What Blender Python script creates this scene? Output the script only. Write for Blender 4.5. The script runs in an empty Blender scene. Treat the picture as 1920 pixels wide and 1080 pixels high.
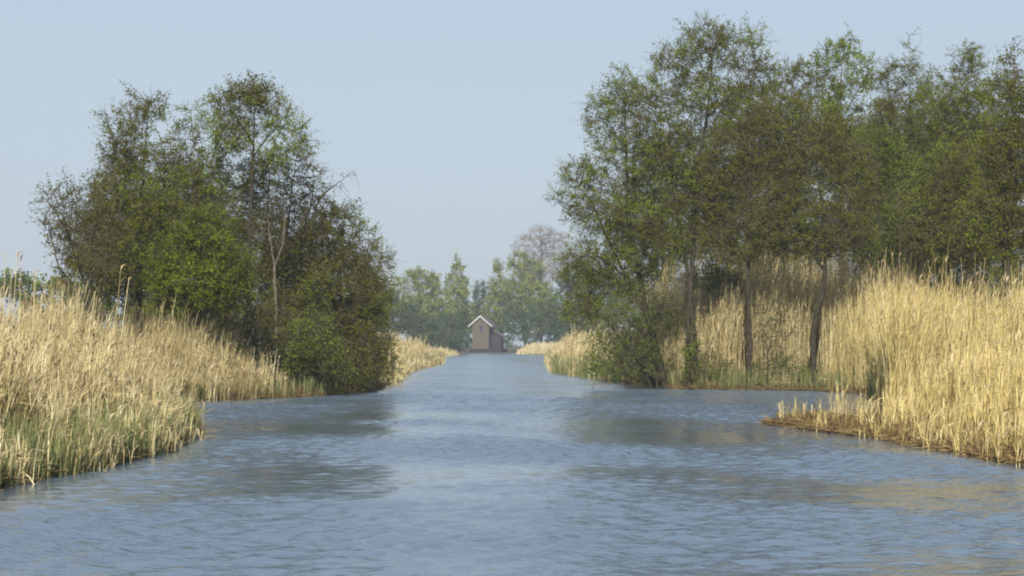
import bpy, math, random
import numpy as np
from mathutils import Vector

C = bpy.context.scene.collection
SC = bpy.context.scene
# ---------------------------------------------------------------- camera
CAM_H, F_PX = 1.9, 3583.0
PITCH = math.atan((645 - 540) / F_PX)
cam = bpy.data.objects.new('camera', bpy.data.cameras.new('camera'))
C.objects.link(cam)
cam.location = (0, 0, CAM_H)
cam.rotation_euler = (math.pi / 2 + PITCH, 0, 0)
cam.data.sensor_width = 36
cam.data.lens = 36 * F_PX / 1920
cam.data.clip_end = 6000
SC.camera = cam
# ---------------------------------------------------------------- sky, sun, exposure
SUN_EL, SUN_AZ = math.radians(35), math.radians(-176)   # azimuth from +Y, clockwise: behind the viewer
w = bpy.data.worlds.new('World'); SC.world = w; w.use_nodes = True
nt = w.node_tree; bg = nt.nodes['Background']
sky = nt.nodes.new('ShaderNodeTexSky'); sky.sky_type = 'NISHITA'; sky.sun_disc = False
sky.sun_elevation = SUN_EL; sky.sun_rotation = SUN_AZ
sky.air_density = 1.0; sky.dust_density = 1.8; sky.ozone_density = 1.1; sky.altitude = 0
veil = nt.nodes.new('ShaderNodeMix'); veil.data_type = 'RGBA'   # thin haze that whitens the lower sky
wtc = nt.nodes.new('ShaderNodeTexCoord'); wsx = nt.nodes.new('ShaderNodeSeparateXYZ'); wmr = nt.nodes.new('ShaderNodeMapRange')
nt.links.new(wtc.outputs['Generated'], wsx.inputs[0]); nt.links.new(wsx.outputs['Z'], wmr.inputs[0])
wmr.inputs[1].default_value = 0; wmr.inputs[2].default_value = .5; wmr.inputs[3].default_value = .85; wmr.inputs[4].default_value = .45
wmr.interpolation_type = 'SMOOTHERSTEP'; nt.links.new(wmr.outputs[0], veil.inputs['Factor'])
nt.links.new(sky.outputs[0], veil.inputs['A']); veil.inputs['B'].default_value = (3.78, 4.45, 5.2, 1)
nt.links.new(veil.outputs['Result'], bg.inputs[0]); bg.inputs[1].default_value = 0.105
sd = bpy.data.lights.new('sun', 'SUN'); sd.energy = 5.0; sd.angle = math.radians(0.6); sd.color = (1, 0.94, 0.84)
sun = bpy.data.objects.new('sun', sd); C.objects.link(sun)
sdir = Vector((math.sin(SUN_AZ) * math.cos(SUN_EL), math.cos(SUN_AZ) * math.cos(SUN_EL), math.sin(SUN_EL)))
sun.rotation_euler = sdir.to_track_quat('Z', 'Y').to_euler()
sun.location = (0, 0, 60)
SC.view_settings.view_transform = 'Standard'; SC.view_settings.look = 'None'
SC.view_settings.exposure = 0.38; SC.view_settings.gamma = 1
cy = SC.cycles
cy.max_bounces = 6; cy.diffuse_bounces = 3; cy.glossy_bounces = 3; cy.transmission_bounces = 3
cy.volume_bounces = 1; cy.transparent_max_bounces = 4; cy.caustics_reflective = False; cy.caustics_refractive = False
cy.pixel_filter_type = 'BLACKMAN_HARRIS'; cy.filter_width = 2.0
cy.use_denoising = True

# ---------------------------------------------------------------- helpers
def W(px, py, D):
    """a point of the photograph at depth D metres in front of the viewer, in world metres"""
    u, v = px - 960.0, 540.0 - py
    dy = F_PX * math.cos(PITCH) - v * math.sin(PITCH)
    dz = F_PX * math.sin(PITCH) + v * math.cos(PITCH)
    return np.array([u * D / dy, D, CAM_H + dz * D / dy])

def lerp_tab(tab):
    ys = np.array([t[0] for t in tab], float); xs = np.array([t[1] for t in tab], float)
    return lambda y: np.interp(y, ys, xs)
XL = lerp_tab([(-60, -16), (5, -9), (20, -7.3), (26.2, -7.0), (29, -6.6), (33.2, -6.4), (40, -6.9), (42.5, -7.4), (44.5, -9.2), (50, -11.2),
               (61, -11.2), (66, -9.2), (69, -7.6), (75.6, -5.9), (88, -5.6), (101, -6.1), (128, -7.2), (194, -6.9), (240, -9.5), (296, -10), (392, -8.4), (400, -8)])
XR = lerp_tab([(-60, 18), (5, 12), (20, 9.4), (26, 8.8), (30.3, 8.1), (37.8, 7.7), (41.8, 6.9), (45.4, 6.2), (46.2, 6.9), (47.4, 10.8), (51.5, 11.4), (53, 10.3), (58, 11.0), (62, 11.7), (68, 12.8), (72, 13.6),
               (77.5, 12.6), (80, 7.8), (83, 6.7), (97, 5.1), (124, 2.8), (194, 3.7), (300, 6.6), (345, 6.5), (352, 1.5), (372, 1.2), (392, 2.2), (400, 2)])
def smooth(a, b, x):
    t = np.clip((x - a) / (b - a), 0, 1); return t * t * (3 - 2 * t)
def inland(x, y):
    """metres to the nearer shoreline, positive on land"""
    l, r = XL(y), XR(y)
    d = np.maximum(l - x, x - r)
    return np.maximum(d, (y - 398) * 0.8)
def ground_z(x, y):
    x = np.asarray(x, float); y = np.asarray(y, float)
    d = inland(x, y)
    z = -0.9 + 0.9 * smooth(-1.6, 0.0, d) + 0.14 * smooth(0, 0.5, d) + 0.2 * smooth(1, 14, d)
    z = z + smooth(0, 2, d) * 0.03 * np.sin(x * 1.7 + y * 0.9) * np.sin(y * 1.3)
    return z

def new_mesh(name, V, Fq, mats, midx=None, tint=None, smooth_=False):
    V = np.ascontiguousarray(V, np.float32)
    me = bpy.data.meshes.new(name)
    quads = np.asarray(Fq, np.int32); k = quads.shape[1]; n = len(quads)
    me.vertices.add(len(V)); me.vertices.foreach_set('co', V.ravel())
    me.loops.add(n * k); me.loops.foreach_set('vertex_index', quads.ravel())
    me.polygons.add(n); me.polygons.foreach_set('loop_start', np.arange(0, n * k, k, dtype=np.int32))
    me.polygons.foreach_set('loop_total', np.full(n, k, np.int32))
    if midx is not None: me.polygons.foreach_set('material_index', np.asarray(midx, np.int32))
    me.update(calc_edges=True)
    if smooth_: me.polygons.foreach_set('use_smooth', np.ones(n, bool))
    for m in mats: me.materials.append(m)
    if tint is not None:
        a = me.attributes.new('tint', 'FLOAT', 'POINT'); a.data.foreach_set('value', np.asarray(tint, np.float32))
    return me
def link(name, me, parent=None):
    o = bpy.data.objects.new(name, me); C.objects.link(o); o.parent = parent; return o
def tag(o, label=None, cat=None, group=None, kind=None):
    if label: o['label'] = label
    if cat: o['category'] = cat
    if group: o['group'] = group
    if kind: o['kind'] = kind
    return o

# ---------------------------------------------------------------- materials
def mat(name, stops, rough=0.75, transl=0.0, noise=None, spec=0.12, bump=0):
    """stops: colour ramp over the per-leaf / per-stem tint; noise: (scale, amount) adds a fine mottling"""
    m = bpy.data.materials.new(name); m.use_nodes = True; t = m.node_tree; N = t.nodes; L = t.links
    b = N['Principled BSDF']; b.inputs['Roughness'].default_value = rough; b.inputs['Specular IOR Level'].default_value = spec
    a = N.new('ShaderNodeAttribute'); a.attribute_name = 'tint'
    r = N.new('ShaderNodeValToRGB'); e = r.color_ramp.elements
    while len(e) < len(stops): e.new(0.5)
    for i, (p, c) in enumerate(stops): e[i].position = p; e[i].color = (*c, 1)
    L.new(a.outputs['Fac'], r.inputs[0]); col = r.outputs[0]
    if noise:
        tc = N.new('ShaderNodeTexCoord'); n = N.new('ShaderNodeTexNoise'); n.inputs['Scale'].default_value = noise[0]; n.inputs['Detail'].default_value = 6
        L.new(tc.outputs['Object'], n.inputs['Vector'])
        mr = N.new('ShaderNodeMapRange'); mr.inputs[1].default_value = 0.3; mr.inputs[2].default_value = 0.7
        mr.inputs[3].default_value = 1 - noise[1]; mr.inputs[4].default_value = 1 + noise[1]
        L.new(n.outputs['Fac'], mr.inputs[0])
        mx = N.new('ShaderNodeVectorMath'); mx.operation = 'SCALE'; L.new(col, mx.inputs[0]); L.new(mr.outputs[0], mx.inputs['Scale']); col = mx.outputs[0]
        if bump:
            bu = N.new('ShaderNodeBump'); bu.inputs['Strength'].default_value = bump; bu.inputs['Distance'].default_value = 0.03
            L.new(n.outputs['Fac'], bu.inputs['Height']); L.new(bu.outputs[0], b.inputs['Normal'])
    L.new(col, b.inputs['Base Color'])
    if transl:
        tr = N.new('ShaderNodeBsdfTranslucent'); ms = N.new('ShaderNodeMixShader'); ms.inputs[0].default_value = transl
        L.new(col, tr.inputs[0]); L.new(b.outputs[0], ms.inputs[1]); L.new(tr.outputs[0], ms.inputs[2]); L.new(ms.outputs[0], N['Material Output'].inputs[0])
    return m
# young leaves: brownish buds and catkins, olive, fresh green
M_LEAF = mat('leaf_olive', [(0, (.085, .072, .014)), (.3, (.115, .108, .014)), (.6, (.13, .145, .012)), (1, (.21, .28, .03))], .55, .42)
M_LEAF_G = mat('leaf_green', [(0, (.065, .075, .012)), (.4, (.095, .125, .014)), (1, (.17, .24, .03))], .55, .35)
M_BROWN = mat('leaf_brownish', [(0, (.095, .080, .018)), (.4, (.125, .120, .016)), (1, (.15, .175, .018))], .6, .4)
M_BUSH = mat('leaf_bright', [(0, (.065, .085, .010)), (.5, (.10, .132, .008)), (1, (.16, .20, .014))], .5, .4)
M_POPLAR = mat('leaf_poplar', [(0, (.10, .145, .035)), (.5, (.20, .245, .05)), (1, (.33, .36, .08))], .5, .4)
M_FARDARK = mat('leaf_far_dark', [(0, (.045, .075, .028)), (1, (.085, .13, .04))], .6, .3)
M_TWIG_G = mat('twig_dull', [(0, (.11, .095, .07)), (1, (.15, .13, .10))], .85)
M_BARE = mat('twig_grey', [(0, (.17, .14, .12)), (1, (.24, .20, .17))], .8)
M_BARK = mat('bark_dark', [(0, (.032, .028, .018)), (1, (.05, .044, .03))], .9, noise=(9, .4), bump=.6)
M_BARK_P = mat('bark_pale', [(0, (.10, .085, .065)), (1, (.14, .12, .09))], .85, noise=(7, .35), bump=.5)
M_TWIG = mat('twig_brown', [(0, (.075, .066, .04)), (1, (.12, .105, .065))], .85)
M_REED = mat('reed_straw', [(0, (.16, .12, .05)), (.25, (.38, .31, .135)), (.6, (.60, .50, .25)), (1, (.80, .71, .43))], .6, .25)
M_REED_Y = mat('reed_yellow', [(0, (.18, .13, .045)), (.25, (.44, .345, .125)), (.6, (.68, .55, .225)), (1, (.84, .73, .38))], .6, .25)
M_PLUME = mat('reed_plume', [(0, (.30, .22, .13)), (1, (.56, .46, .29))], .9, .2)
M_SHOOT = mat('green_shoot', [(0, (.09, .12, .04)), (.5, (.19, .215, .08)), (1, (.38, .37, .17))], .5, .35)
M_LITTER = mat('reed_litter', [(0, (.07, .045, .02)), (.5, (.15, .10, .042)), (1, (.30, .22, .10))], .9)

def ground_material():
    m = bpy.data.materials.new('bank_soil'); m.use_nodes = True; t = m.node_tree; N = t.nodes; L = t.links
    b = N['Principled BSDF']; b.inputs['Roughness'].default_value = .95
    tc = N.new('ShaderNodeTexCoord'); n = N.new('ShaderNodeTexNoise'); n.inputs['Scale'].default_value = 1.3; n.inputs['Detail'].default_value = 10
    r = N.new('ShaderNodeValToRGB'); e = r.color_ramp.elements
    e[0].position = .35; e[0].color = (.03, .02, .012, 1); e[1].position = .68; e[1].color = (.12, .08, .035, 1)
    x = e.new(.52); x.color = (.055, .042, .02, 1)
    L.new(tc.outputs['Object'], n.inputs['Vector']); L.new(n.outputs['Fac'], r.inputs[0]); L.new(r.outputs[0], b.inputs['Base Color'])
    bu = N.new('ShaderNodeBump'); bu.inputs['Distance'].default_value = .1; L.new(n.outputs['Fac'], bu.inputs['Height']); L.new(bu.outputs[0], b.inputs['Normal'])
    return m
def water_material():
    m = bpy.data.materials.new('canal_water'); m.use_nodes = True; t = m.node_tree; N = t.nodes; L = t.links
    b = N['Principled BSDF']; b.inputs['Base Color'].default_value = (.10, .14, .19, 1)
    b.inputs['IOR'].default_value = 1.7; b.inputs['Specular IOR Level'].default_value = .5
    tc = N.new('ShaderNodeTexCoord')
    def noise(sx, sy, detail=2, off=0):
        mp = N.new('ShaderNodeMapping'); mp.inputs['Scale'].default_value = (sx, sy, 1); mp.inputs['Location'].default_value = (off, off * .7, 0)
        n = N.new('ShaderNodeTexNoise'); n.inputs['Scale'].default_value = 1; n.inputs['Detail'].default_value = detail
        L.new(tc.outputs['Object'], mp.inputs[0]); L.new(mp.outputs[0], n.inputs['Vector']); return n.outputs['Fac']
    def math_(op, a, c):
        n = N.new('ShaderNodeMath'); n.operation = op
        for i, v in enumerate((a, c)):
            if isinstance(v, (int, float)): n.inputs[i].default_value = v
            else: L.new(v, n.inputs[i])
        return n.outputs[0]
    fine = noise(5, 8, 4); mid = noise(2.2, 3.6, 2, 3.1); swell = noise(.5, 1.0, 2, 9.0)
    at_ = N.new('ShaderNodeAttribute'); at_.attribute_name = 'gust'; gust = at_.outputs['Fac']
    sp = N.new('ShaderNodeSeparateXYZ'); L.new(tc.outputs['Object'], sp.inputs[0])
    far_ = N.new('ShaderNodeMapRange'); L.new(sp.outputs['Y'], far_.inputs[0])     # the mesh carries the near waves, the far ones are finer than it
    for q, v in zip((1, 2, 3, 4), (55, 110, 0, 1)): far_.inputs[q].default_value = v
    ro = N.new('ShaderNodeMapRange'); L.new(gust, ro.inputs[0])
    for q, v in zip((1, 2, 3, 4), (.2, 1, .04, .17)): ro.inputs[q].default_value = v
    L.new(math_('ADD', ro.outputs[0], math_('MULTIPLY', far_.outputs[0], .12)), b.inputs['Roughness'])
    h = math_('ADD', math_('MULTIPLY', fine, .05), math_('MULTIPLY', math_('ADD', math_('MULTIPLY', mid, .06), math_('MULTIPLY', swell, .03)), far_.outputs[0]))
    h = math_('MULTIPLY', h, gust)
    bu = N.new('ShaderNodeBump'); bu.inputs['Strength'].default_value = 1; bu.inputs['Distance'].default_value = 1.0
    L.new(h, bu.inputs['Height']); L.new(bu.outputs[0], b.inputs['Normal'])
    return m

# ---------------------------------------------------------------- ground and water
def build_ground():
    ys = np.concatenate([np.arange(-60, 20, 4), np.arange(20, 110, .8), np.arange(110, 400, 6), np.arange(400, 412, 1.5), np.geomspace(412, 1500, 24)])
    offs = np.concatenate([-np.geomspace(1500, 20, 14), np.array([-14, -10, -7, -5, -3, -2, -1, -.5, -.2, 0])])
    inn = np.array([.4, .9, 1.7])
    V = []
    for y in ys:
        l, r = float(XL(y)), float(XR(y))
        xs = np.concatenate([l + offs, l + inn, [(l + r) / 2], r - inn[::-1], r - offs[::-1]])
        zz = ground_z(xs, np.full(len(xs), y)); V.append(np.stack([xs, np.full(len(xs), y), zz], 1))
    n = len(V[0]); V = np.concatenate(V); R = len(ys)
    i = (np.arange(R - 1)[:, None] * n + np.arange(n - 1)[None]).ravel()
    me = new_mesh('ground', V, np.stack([i, i + 1, i + n + 1, i + n], 1), [ground_material()], smooth_=True)
    tag(link('ground', me), kind='structure')
build_ground()
def build_water():
    ys = np.concatenate([[-60, -20, 5], np.arange(12.5, 38, .058), np.arange(38, 60, .11), np.arange(60, 112, .2), np.arange(112, 180, 2), [200, 250, 300, 350, 410]])
    xs = np.concatenate([[-60, -40, -25], np.arange(-15, 17.01, .095), [25, 40, 60]])
    X, Y = np.meshgrid(xs, ys); rng = np.random.default_rng(5)
    # gusts: bands of ripple with calmer lanes between, sheltered water along the banks
    gp = [(660, .55), (700, .5), (722, .5), (735, 1), (765, .95), (785, .45), (800, .3), (815, .55), (832, .45), (850, .9), (872, .8), (898, .35), (918, .45), (935, .3), (962, .9), (1015, 1), (1045, .7), (1075, .35), (1200, .3)]
    pw = 645 + CAM_H * F_PX / np.maximum(Y, 8); pw = pw + 14 * np.sin(X * .42 + 1.1 + Y * .03) + 9 * np.sin(X * 1.1 + Y * .21)
    g = np.interp(pw, [q[0] for q in gp], [q[1] for q in gp])
    mod = sum(np.sin(X * kx + Y * ky + p) for kx, ky, p in rng.normal(0, 1, (7, 3)) * [.55, .5, 3]) / 3.2
    g = np.clip(g + mod * .32, .2, 1.15); off = np.minimum(X - XL(Y), XR(Y) - X); g = g * (.3 + .7 * smooth(0, 2.2, off))
    Z = np.zeros_like(X)
    for k in range(90):
        lam = float(np.exp(rng.uniform(math.log(.17), math.log(.8)))); th = rng.normal(-1.35, .95); kk = 2 * math.pi / lam
        Z += 0.0054 * lam ** .95 * np.sin(kk * (X * math.cos(th) + Y * math.sin(th)) + rng.uniform(0, 6.28) + .6 * np.sin(X * .3 + k))
    for k in range(10):
        lam = rng.uniform(1.5, 4); th = rng.normal(-1.3, .5); kk = 2 * math.pi / lam; Z += .0018 * np.sin(kk * (X * math.cos(th) + Y * math.sin(th)) + rng.uniform(0, 6.28))
    Z *= g * (1 - smooth(60, 108, Y)) * (np.abs(X) < 17) * (Y > 12)
    n = len(xs); R_ = len(ys); i = (np.arange(R_ - 1)[:, None] * n + np.arange(n - 1)[None]).ravel()
    me = new_mesh('water', np.stack([X, Y, Z], 2).reshape(-1, 3), np.stack([i, i + 1, i + n + 1, i + n], 1), [water_material()], smooth_=True)
    a = me.attributes.new('gust', 'FLOAT', 'POINT'); a.data.foreach_set('value', np.ascontiguousarray(g, np.float32).ravel())
    tag(link('water', me), kind='structure')
build_water()

# ---------------------------------------------------------------- trees
def grow(trunks, att, rng, step, kill, up=.12, jit=.15, maxit=130):
    pos, par = [], []
    for tr in trunks:
        tr = [np.array(p, float) for p in tr]; prev = -1
        # join to an existing node when the trunk starts on one
        if pos:
            d = np.linalg.norm(np.array(pos) - tr[0], axis=1)
            if d.min() < step * .9: prev = int(d.argmin())
        if prev < 0: pos.append(tr[0]); par.append(-1); prev = len(pos) - 1
        for a, b in zip(tr[:-1], tr[1:]):
            n = max(1, int(round(np.linalg.norm(b - a) / step)))
            for k in range(1, n + 1):
                pos.append(a + (b - a) * k / n + rng.normal(0, step * .05, 3)); par.append(prev); prev = len(pos) - 1
    ntr = len(pos)
    P = np.array(pos); A = np.array(att)
    # branches start above the lowest third of the crown
    D2 = ((A[:, None] - P[None]) ** 2).sum(2); low = P[:, 2] < A[:, 2].min() - 1.0
    D2[:, low[:D2.shape[1]]] += 400
    near = D2.argmin(1); dist = np.sqrt(D2.min(1))
    seen = set(); alive = np.ones(len(A), bool)
    for it in range(maxit):
        if alive.sum() == 0: break
        idx = np.where(alive)[0]; nn = near[idx]
        vec = A[idx] - P[nn]; vec /= np.linalg.norm(vec, axis=1, keepdims=True) + 1e-9
        acc = np.zeros((len(P), 3)); np.add.at(acc, nn, vec); act = np.unique(nn)
        d = acc[act]; d /= np.linalg.norm(d, axis=1, keepdims=True) + 1e-9
        d = d + rng.normal(0, jit, d.shape) + [0, 0, up]; d /= np.linalg.norm(d, axis=1, keepdims=True)
        newp = P[act] + d * step
        keep = []
        for a, q in zip(act, newp):
            key = (int(a), *np.round(q / (step * .6)).astype(int)); k = key not in seen; seen.add(key); keep.append(k)
        keep = np.array(keep)
        if not keep.any(): break
        newp, act = newp[keep], act[keep]
        base = len(P); P = np.vstack([P, newp]); par += list(map(int, act))
        dn = np.sqrt(((A[idx][:, None] - newp[None]) ** 2).sum(2)); m = dn.min(1); am = dn.argmin(1)
        up_ = m < dist[idx]; dist[idx[up_]] = m[up_]; near[idx[up_]] = base + am[up_]
        alive[idx[dist[idx] < kill]] = False
    return P, np.array(par), ntr

def frames(d):
    ref = np.where(np.abs(d[:, 2:3]) > .9, [[1., 0, 0]], [[0, 0, 1.]])
    u = np.cross(d, ref); u /= np.linalg.norm(u, axis=1, keepdims=True) + 1e-9
    return u, np.cross(d, u)

def prisms(P0, P1, r0, r1, sides):
    d = P1 - P0; d /= np.linalg.norm(d, axis=1, keepdims=True) + 1e-9
    u, v = frames(d); n = len(P0)
    a = np.arange(sides) * 2 * math.pi / sides; ca, sa = np.cos(a)[None, :, None], np.sin(a)[None, :, None]
    ring = u[:, None] * ca + v[:, None] * sa
    V = np.concatenate([P0[:, None] + ring * r0[:, None, None], P1[:, None] + ring * r1[:, None, None]], 1).reshape(-1, 3)
    k = np.arange(sides); k2 = (k + 1) % sides
    Fq = np.stack([k, k2, k2 + sides, k + sides], 1)[None] + (np.arange(n) * 2 * sides)[:, None, None]
    return V, Fq.reshape(-1, 4)

def leaves(cen, size, rng, aspect=.75):
    n = len(cen)
    a = rng.normal(size=(n, 3)); a /= np.linalg.norm(a, axis=1, keepdims=True)
    b = rng.normal(size=(n, 3)); b = np.cross(a, b); b /= np.linalg.norm(b, axis=1, keepdims=True)
    s = size[:, None]
    V = np.stack([cen - a * s * .5, cen + b * s * aspect * .5, cen + a * s * .5, cen - b * s * aspect * .5], 1).reshape(-1, 3)
    return V, np.arange(n * 4).reshape(-1, 4)

def tree_meshes(seed, trunks, blobs, rbase, n_att, step=.22, kill=.23, spray=3, twig_len=(.25, .8), leaf_n=6, leaf_size=(.05, .09),
                leaf_mat=None, bark=None, twig_mat=None, tint_mid=.5, tint_var=.18, clump=1.2, hollow=.35, thick_twig=.008, up=.12, name='tree', rtip=.011, scat=.06, droop=0.0):
    """trunks: polylines in world metres; blobs: (centre, radii) ellipsoids the crown fills"""
    rng = np.random.default_rng(seed)
    vol = np.array([b[1][0] * b[1][1] * b[1][2] for b in blobs]); att = []
    for (c, r), k in zip(blobs, rng.multinomial(int(n_att * 2.4), vol ** .85 / (vol ** .85).sum())):
        q = rng.normal(size=(k, 3)); q /= np.linalg.norm(q, axis=1, keepdims=True) + 1e-9
        rad = rng.uniform(hollow ** 3, 1, (k, 1)) ** (1 / 3)
        att.append(np.array(c) + q * rad * np.array(r))
    att = np.concatenate(att)
    # uneven outline: drop points where a coarse random field is low, leaving gaps
    K = rng.normal(size=(5, 3)) * 2.2 / clump; ph = rng.uniform(0, 6.28, 5)
    fld = np.sin(att @ K.T + ph).sum(1); att = att[fld > -1.6 + rng.normal(0, .4, len(att))]
    P, par, ntr = grow(trunks, att, rng, step, kill, up)
    n = len(P); tips = np.zeros(n); haschild = np.zeros(n, bool); haschild[par[par >= 0]] = True
    tips[~haschild] = 1
    for i in range(n - 1, -1, -1):
        if par[i] >= 0 and par[i] < i: tips[par[i]] += tips[i]
    T = max(tips.max(), 3); ex = math.log(T) / math.log(rbase / rtip)
    rad = rtip * np.maximum(tips, 1) ** (1 / ex)
    zr = (P[:, 2] - P[0, 2]) / max(P[:, 2].max() - P[0, 2], .1)
    rad = np.maximum(rad * (1 - .62 * np.clip(zr, 0, 1) ** .8), rtip)
    # a trunk tapers smoothly instead of in jumps
    e = np.where(par >= 0)[0]; p = par[e]
    r0 = np.minimum(rad[p], rad[e] * 1.25); r1 = rad[e]
    isroot = par[p] < 0; r0[isroot] = r1[isroot] * 1.5
    thick = rad[e] > max(.022, rbase * .2)
    Vt, Ft = prisms(P[p][thick], P[e][thick] + (P[e][thick] - P[p][thick]) * .08, r0[thick], r1[thick], 7)
    tm = new_mesh(name + '_trunk', Vt, Ft, [bark], tint=rng.uniform(0, 1, len(Vt)), smooth_=True)
    Vs, Fs, Ms, Ts = [], [], [], []; off = 0
    def add(V, F_, mi, ti):
        nonlocal off
        Vs.append(V); Fs.append(F_ + off); off += len(V); Ms.append(np.full(len(F_), mi)); Ts.append(ti)
    th = ~thick
    if th.any():
        V, F_ = prisms(P[p][th], P[e][th], r0[th], r1[th], 3); add(V, F_, 1, rng.uniform(0, 1, len(V)))
    # sprays of twigs on the outer nodes
    sel = np.where((np.arange(n) >= ntr * 1) & (tips <= 7))[0]
    if len(sel):
        nd = P[sel] - P[par[sel]]; nd /= np.linalg.norm(nd, axis=1, keepdims=True) + 1e-9
        cen = np.repeat(P[sel], spray, 0); dd = np.repeat(nd, spray, 0)
        d = dd * .7 + rng.normal(0, .6, dd.shape) + [0, 0, .1 - droop]; d /= np.linalg.norm(d, axis=1, keepdims=True)
        L_ = rng.uniform(*twig_len, len(cen))[:, None]
        cen = cen - dd * rng.uniform(0, step, (len(cen), 1)); end = cen + d * L_
        V, F_ = prisms(cen, end, np.full(len(cen), thick_twig), np.full(len(cen), thick_twig * .5), 3); add(V, F_, 1, rng.uniform(0, 1, len(V)))
        if leaf_n > 0:
            # some sprays carry many leaves, some are nearly bare
            dens = rng.gamma(1.2, leaf_n * 1.45 / 1.2, len(cen)) * np.repeat(rng.gamma(.8, 1 / .8, len(sel)), spray); cnt = np.minimum(rng.poisson(dens), 44); ii = np.repeat(np.arange(len(cen)), cnt)
            t = rng.uniform(.25, 1.08, (len(ii), 1)); c = cen[ii] + (end - cen)[ii] * t + rng.normal(0, scat, (len(ii), 3))
            V, F_ = leaves(c, rng.uniform(*leaf_size, len(ii)), rng)
            cl = np.sin(c @ (K * .7).T + ph).sum(1) * .10 + rng.normal(0, tint_var * .55, len(cen))[ii]
            ti = np.clip(tint_mid + .05 + cl + rng.normal(0, tint_var * .6, len(ii)), 0, 1); add(V, F_, 0, np.repeat(ti, 4))
    V = np.concatenate(Vs); F_ = np.concatenate(Fs)
    cm = new_mesh(name + '_crown', V, F_, [leaf_mat, twig_mat or M_TWIG], midx=np.concatenate(Ms), tint=np.concatenate(Ts))
    return tm, cm

def tree(name, label, cat, D, base_px, trunks_px, blobs_px, group=None, depth=.8, **kw):
    """positions read off the photograph at this tree's own distance; depth = crown thickness along the view over its width"""
    s = D / F_PX
    bx = W(base_px, 700, D)[0]; bz = float(ground_z(bx, D))
    org = np.array([bx, D, bz])
    tr = []
    for poly in trunks_px:
        pts = [W(q[0], q[1], D + (q[2] if len(q) > 2 else 0)) - org for q in poly]
        if poly[0][1] > 9000: # starts in the ground
            q = poly[0]; d0 = D + (q[2] if len(q) > 2 else 0); x0 = W(q[0], 700, d0)[0]
            pts[0] = np.array([x0 - bx, d0 - D, float(ground_z(x0, d0)) - bz - .15])
        tr.append(pts)
    bl = []
    for b in blobs_px:
        px, py, rx, ry = b[:4]; dz = b[4] if len(b) > 4 else 0
        bl.append((W(px, py, D + dz) - org, (rx * s, rx * s * depth, ry * s)))
    tm, cm = tree_meshes(trunks=tr, blobs=bl, name=name, **kw)
    r = bpy.data.objects.new(name, None); C.objects.link(r); r.location = org; r.empty_display_size = .5
    tag(r, label, cat, group)
    link('trunk', tm, r); link('crown', cm, r)
    return r
G = 9999   # «from the ground»

ALD = dict(leaf_mat=M_LEAF, bark=M_BARK)
GRN = dict(leaf_mat=M_LEAF_G, bark=M_BARK)
BRN = dict(leaf_mat=M_BROWN, bark=M_BARK)
# ---- the copse on the bank beyond the first reed bed
gl = 'trees of the copse behind the reeds on the lighter bank'
tree('shrub', 'grey brown half bare bushy tree where the copse meets the open sky', 'tree', 63, 175,
     [[(180, G), (170, 560), (140, 480), (115, 400)], [(178, 600), (205, 500), (200, 430)], [(174, 580), (110, 500), (90, 420)]],
     [(125, 420, 50, 85), (100, 400, 30, 60), (185, 430, 50, 95), (165, 510, 60, 60)], seed=3, rbase=.12, n_att=650, leaf_n=3, tint_mid=.3, **BRN)
tree('alder_tree', 'tall full crowned tree with a pointed top, first of the copse from the open sky', 'tree', 68, 262,
     [[(262, G), (258, 560), (265, 420), (272, 280), (280, 195)], [(262, 520), (225, 420), (210, 300)], [(263, 480), (310, 380), (320, 270)]],
     [(275, 225, 45, 55), (250, 300, 65, 60), (300, 280, 45, 70), (215, 250, 25, 50), (250, 400, 85, 90), (320, 390, 45, 90), (230, 500, 90, 70)],
     seed=4, rbase=.2, n_att=2100, leaf_n=7, tint_mid=.55, **ALD)
tree('alder_tree', 'slender see through tree with thin upright stems between the two tallest of the copse', 'tree', 72, 385,
     [[(380, G), (376, 560), (370, 400), (362, 260), (358, 215)], [(380, 520), (395, 400), (398, 270), (400, 225)], [(378, 450), (345, 330), (335, 250)]],
     [(362, 240, 30, 40), (402, 235, 22, 45), (335, 260, 20, 45), (365, 330, 50, 60), (400, 400, 55, 80), (370, 500, 80, 80), (345, 320, 45, 80), (430, 330, 45, 70)],
     seed=5, rbase=.15, n_att=950, leaf_n=5, tint_mid=.5, **ALD)
tree('alder_tree', 'tallest tree of the copse with a flat spreading top on a straight bare trunk', 'tree', 70, 470,
     [[(470, G), (468, 600), (466, 480), (472, 350), (476, 260), (478, 200)], [(476, 290), (520, 235), (560, 250)], [(476, 270), (430, 200), (400, 185)]],
     [(470, 185, 60, 32), (420, 195, 35, 30), (515, 215, 38, 25), (530, 240, 48, 14), (560, 265, 24, 25), (440, 250, 45, 40), (505, 290, 40, 35)],
     seed=6, rbase=.12, n_att=1000, leaf_n=7, tint_mid=.62, hollow=.2, **ALD)
tree('alder_tree', 'many stemmed dark tree beside the flat topped one, crown thinning to bare twigs', 'tree', 73, 535,
     [[(530, G), (528, 600), (535, 470), (548, 350), (560, 270)], [(532, 560), (500, 450), (505, 330)], [(531, 520), (580, 400), (590, 330)]],
     [(560, 300, 32, 50), (520, 340, 45, 60), (585, 350, 25, 45), (540, 430, 70, 70), (480, 420, 50, 70), (540, 530, 90, 80), (600, 420, 45, 60), (500, 330, 50, 50)],
     seed=7, rbase=.17, n_att=1450, leaf_n=5, tint_mid=.42, **ALD)
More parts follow.
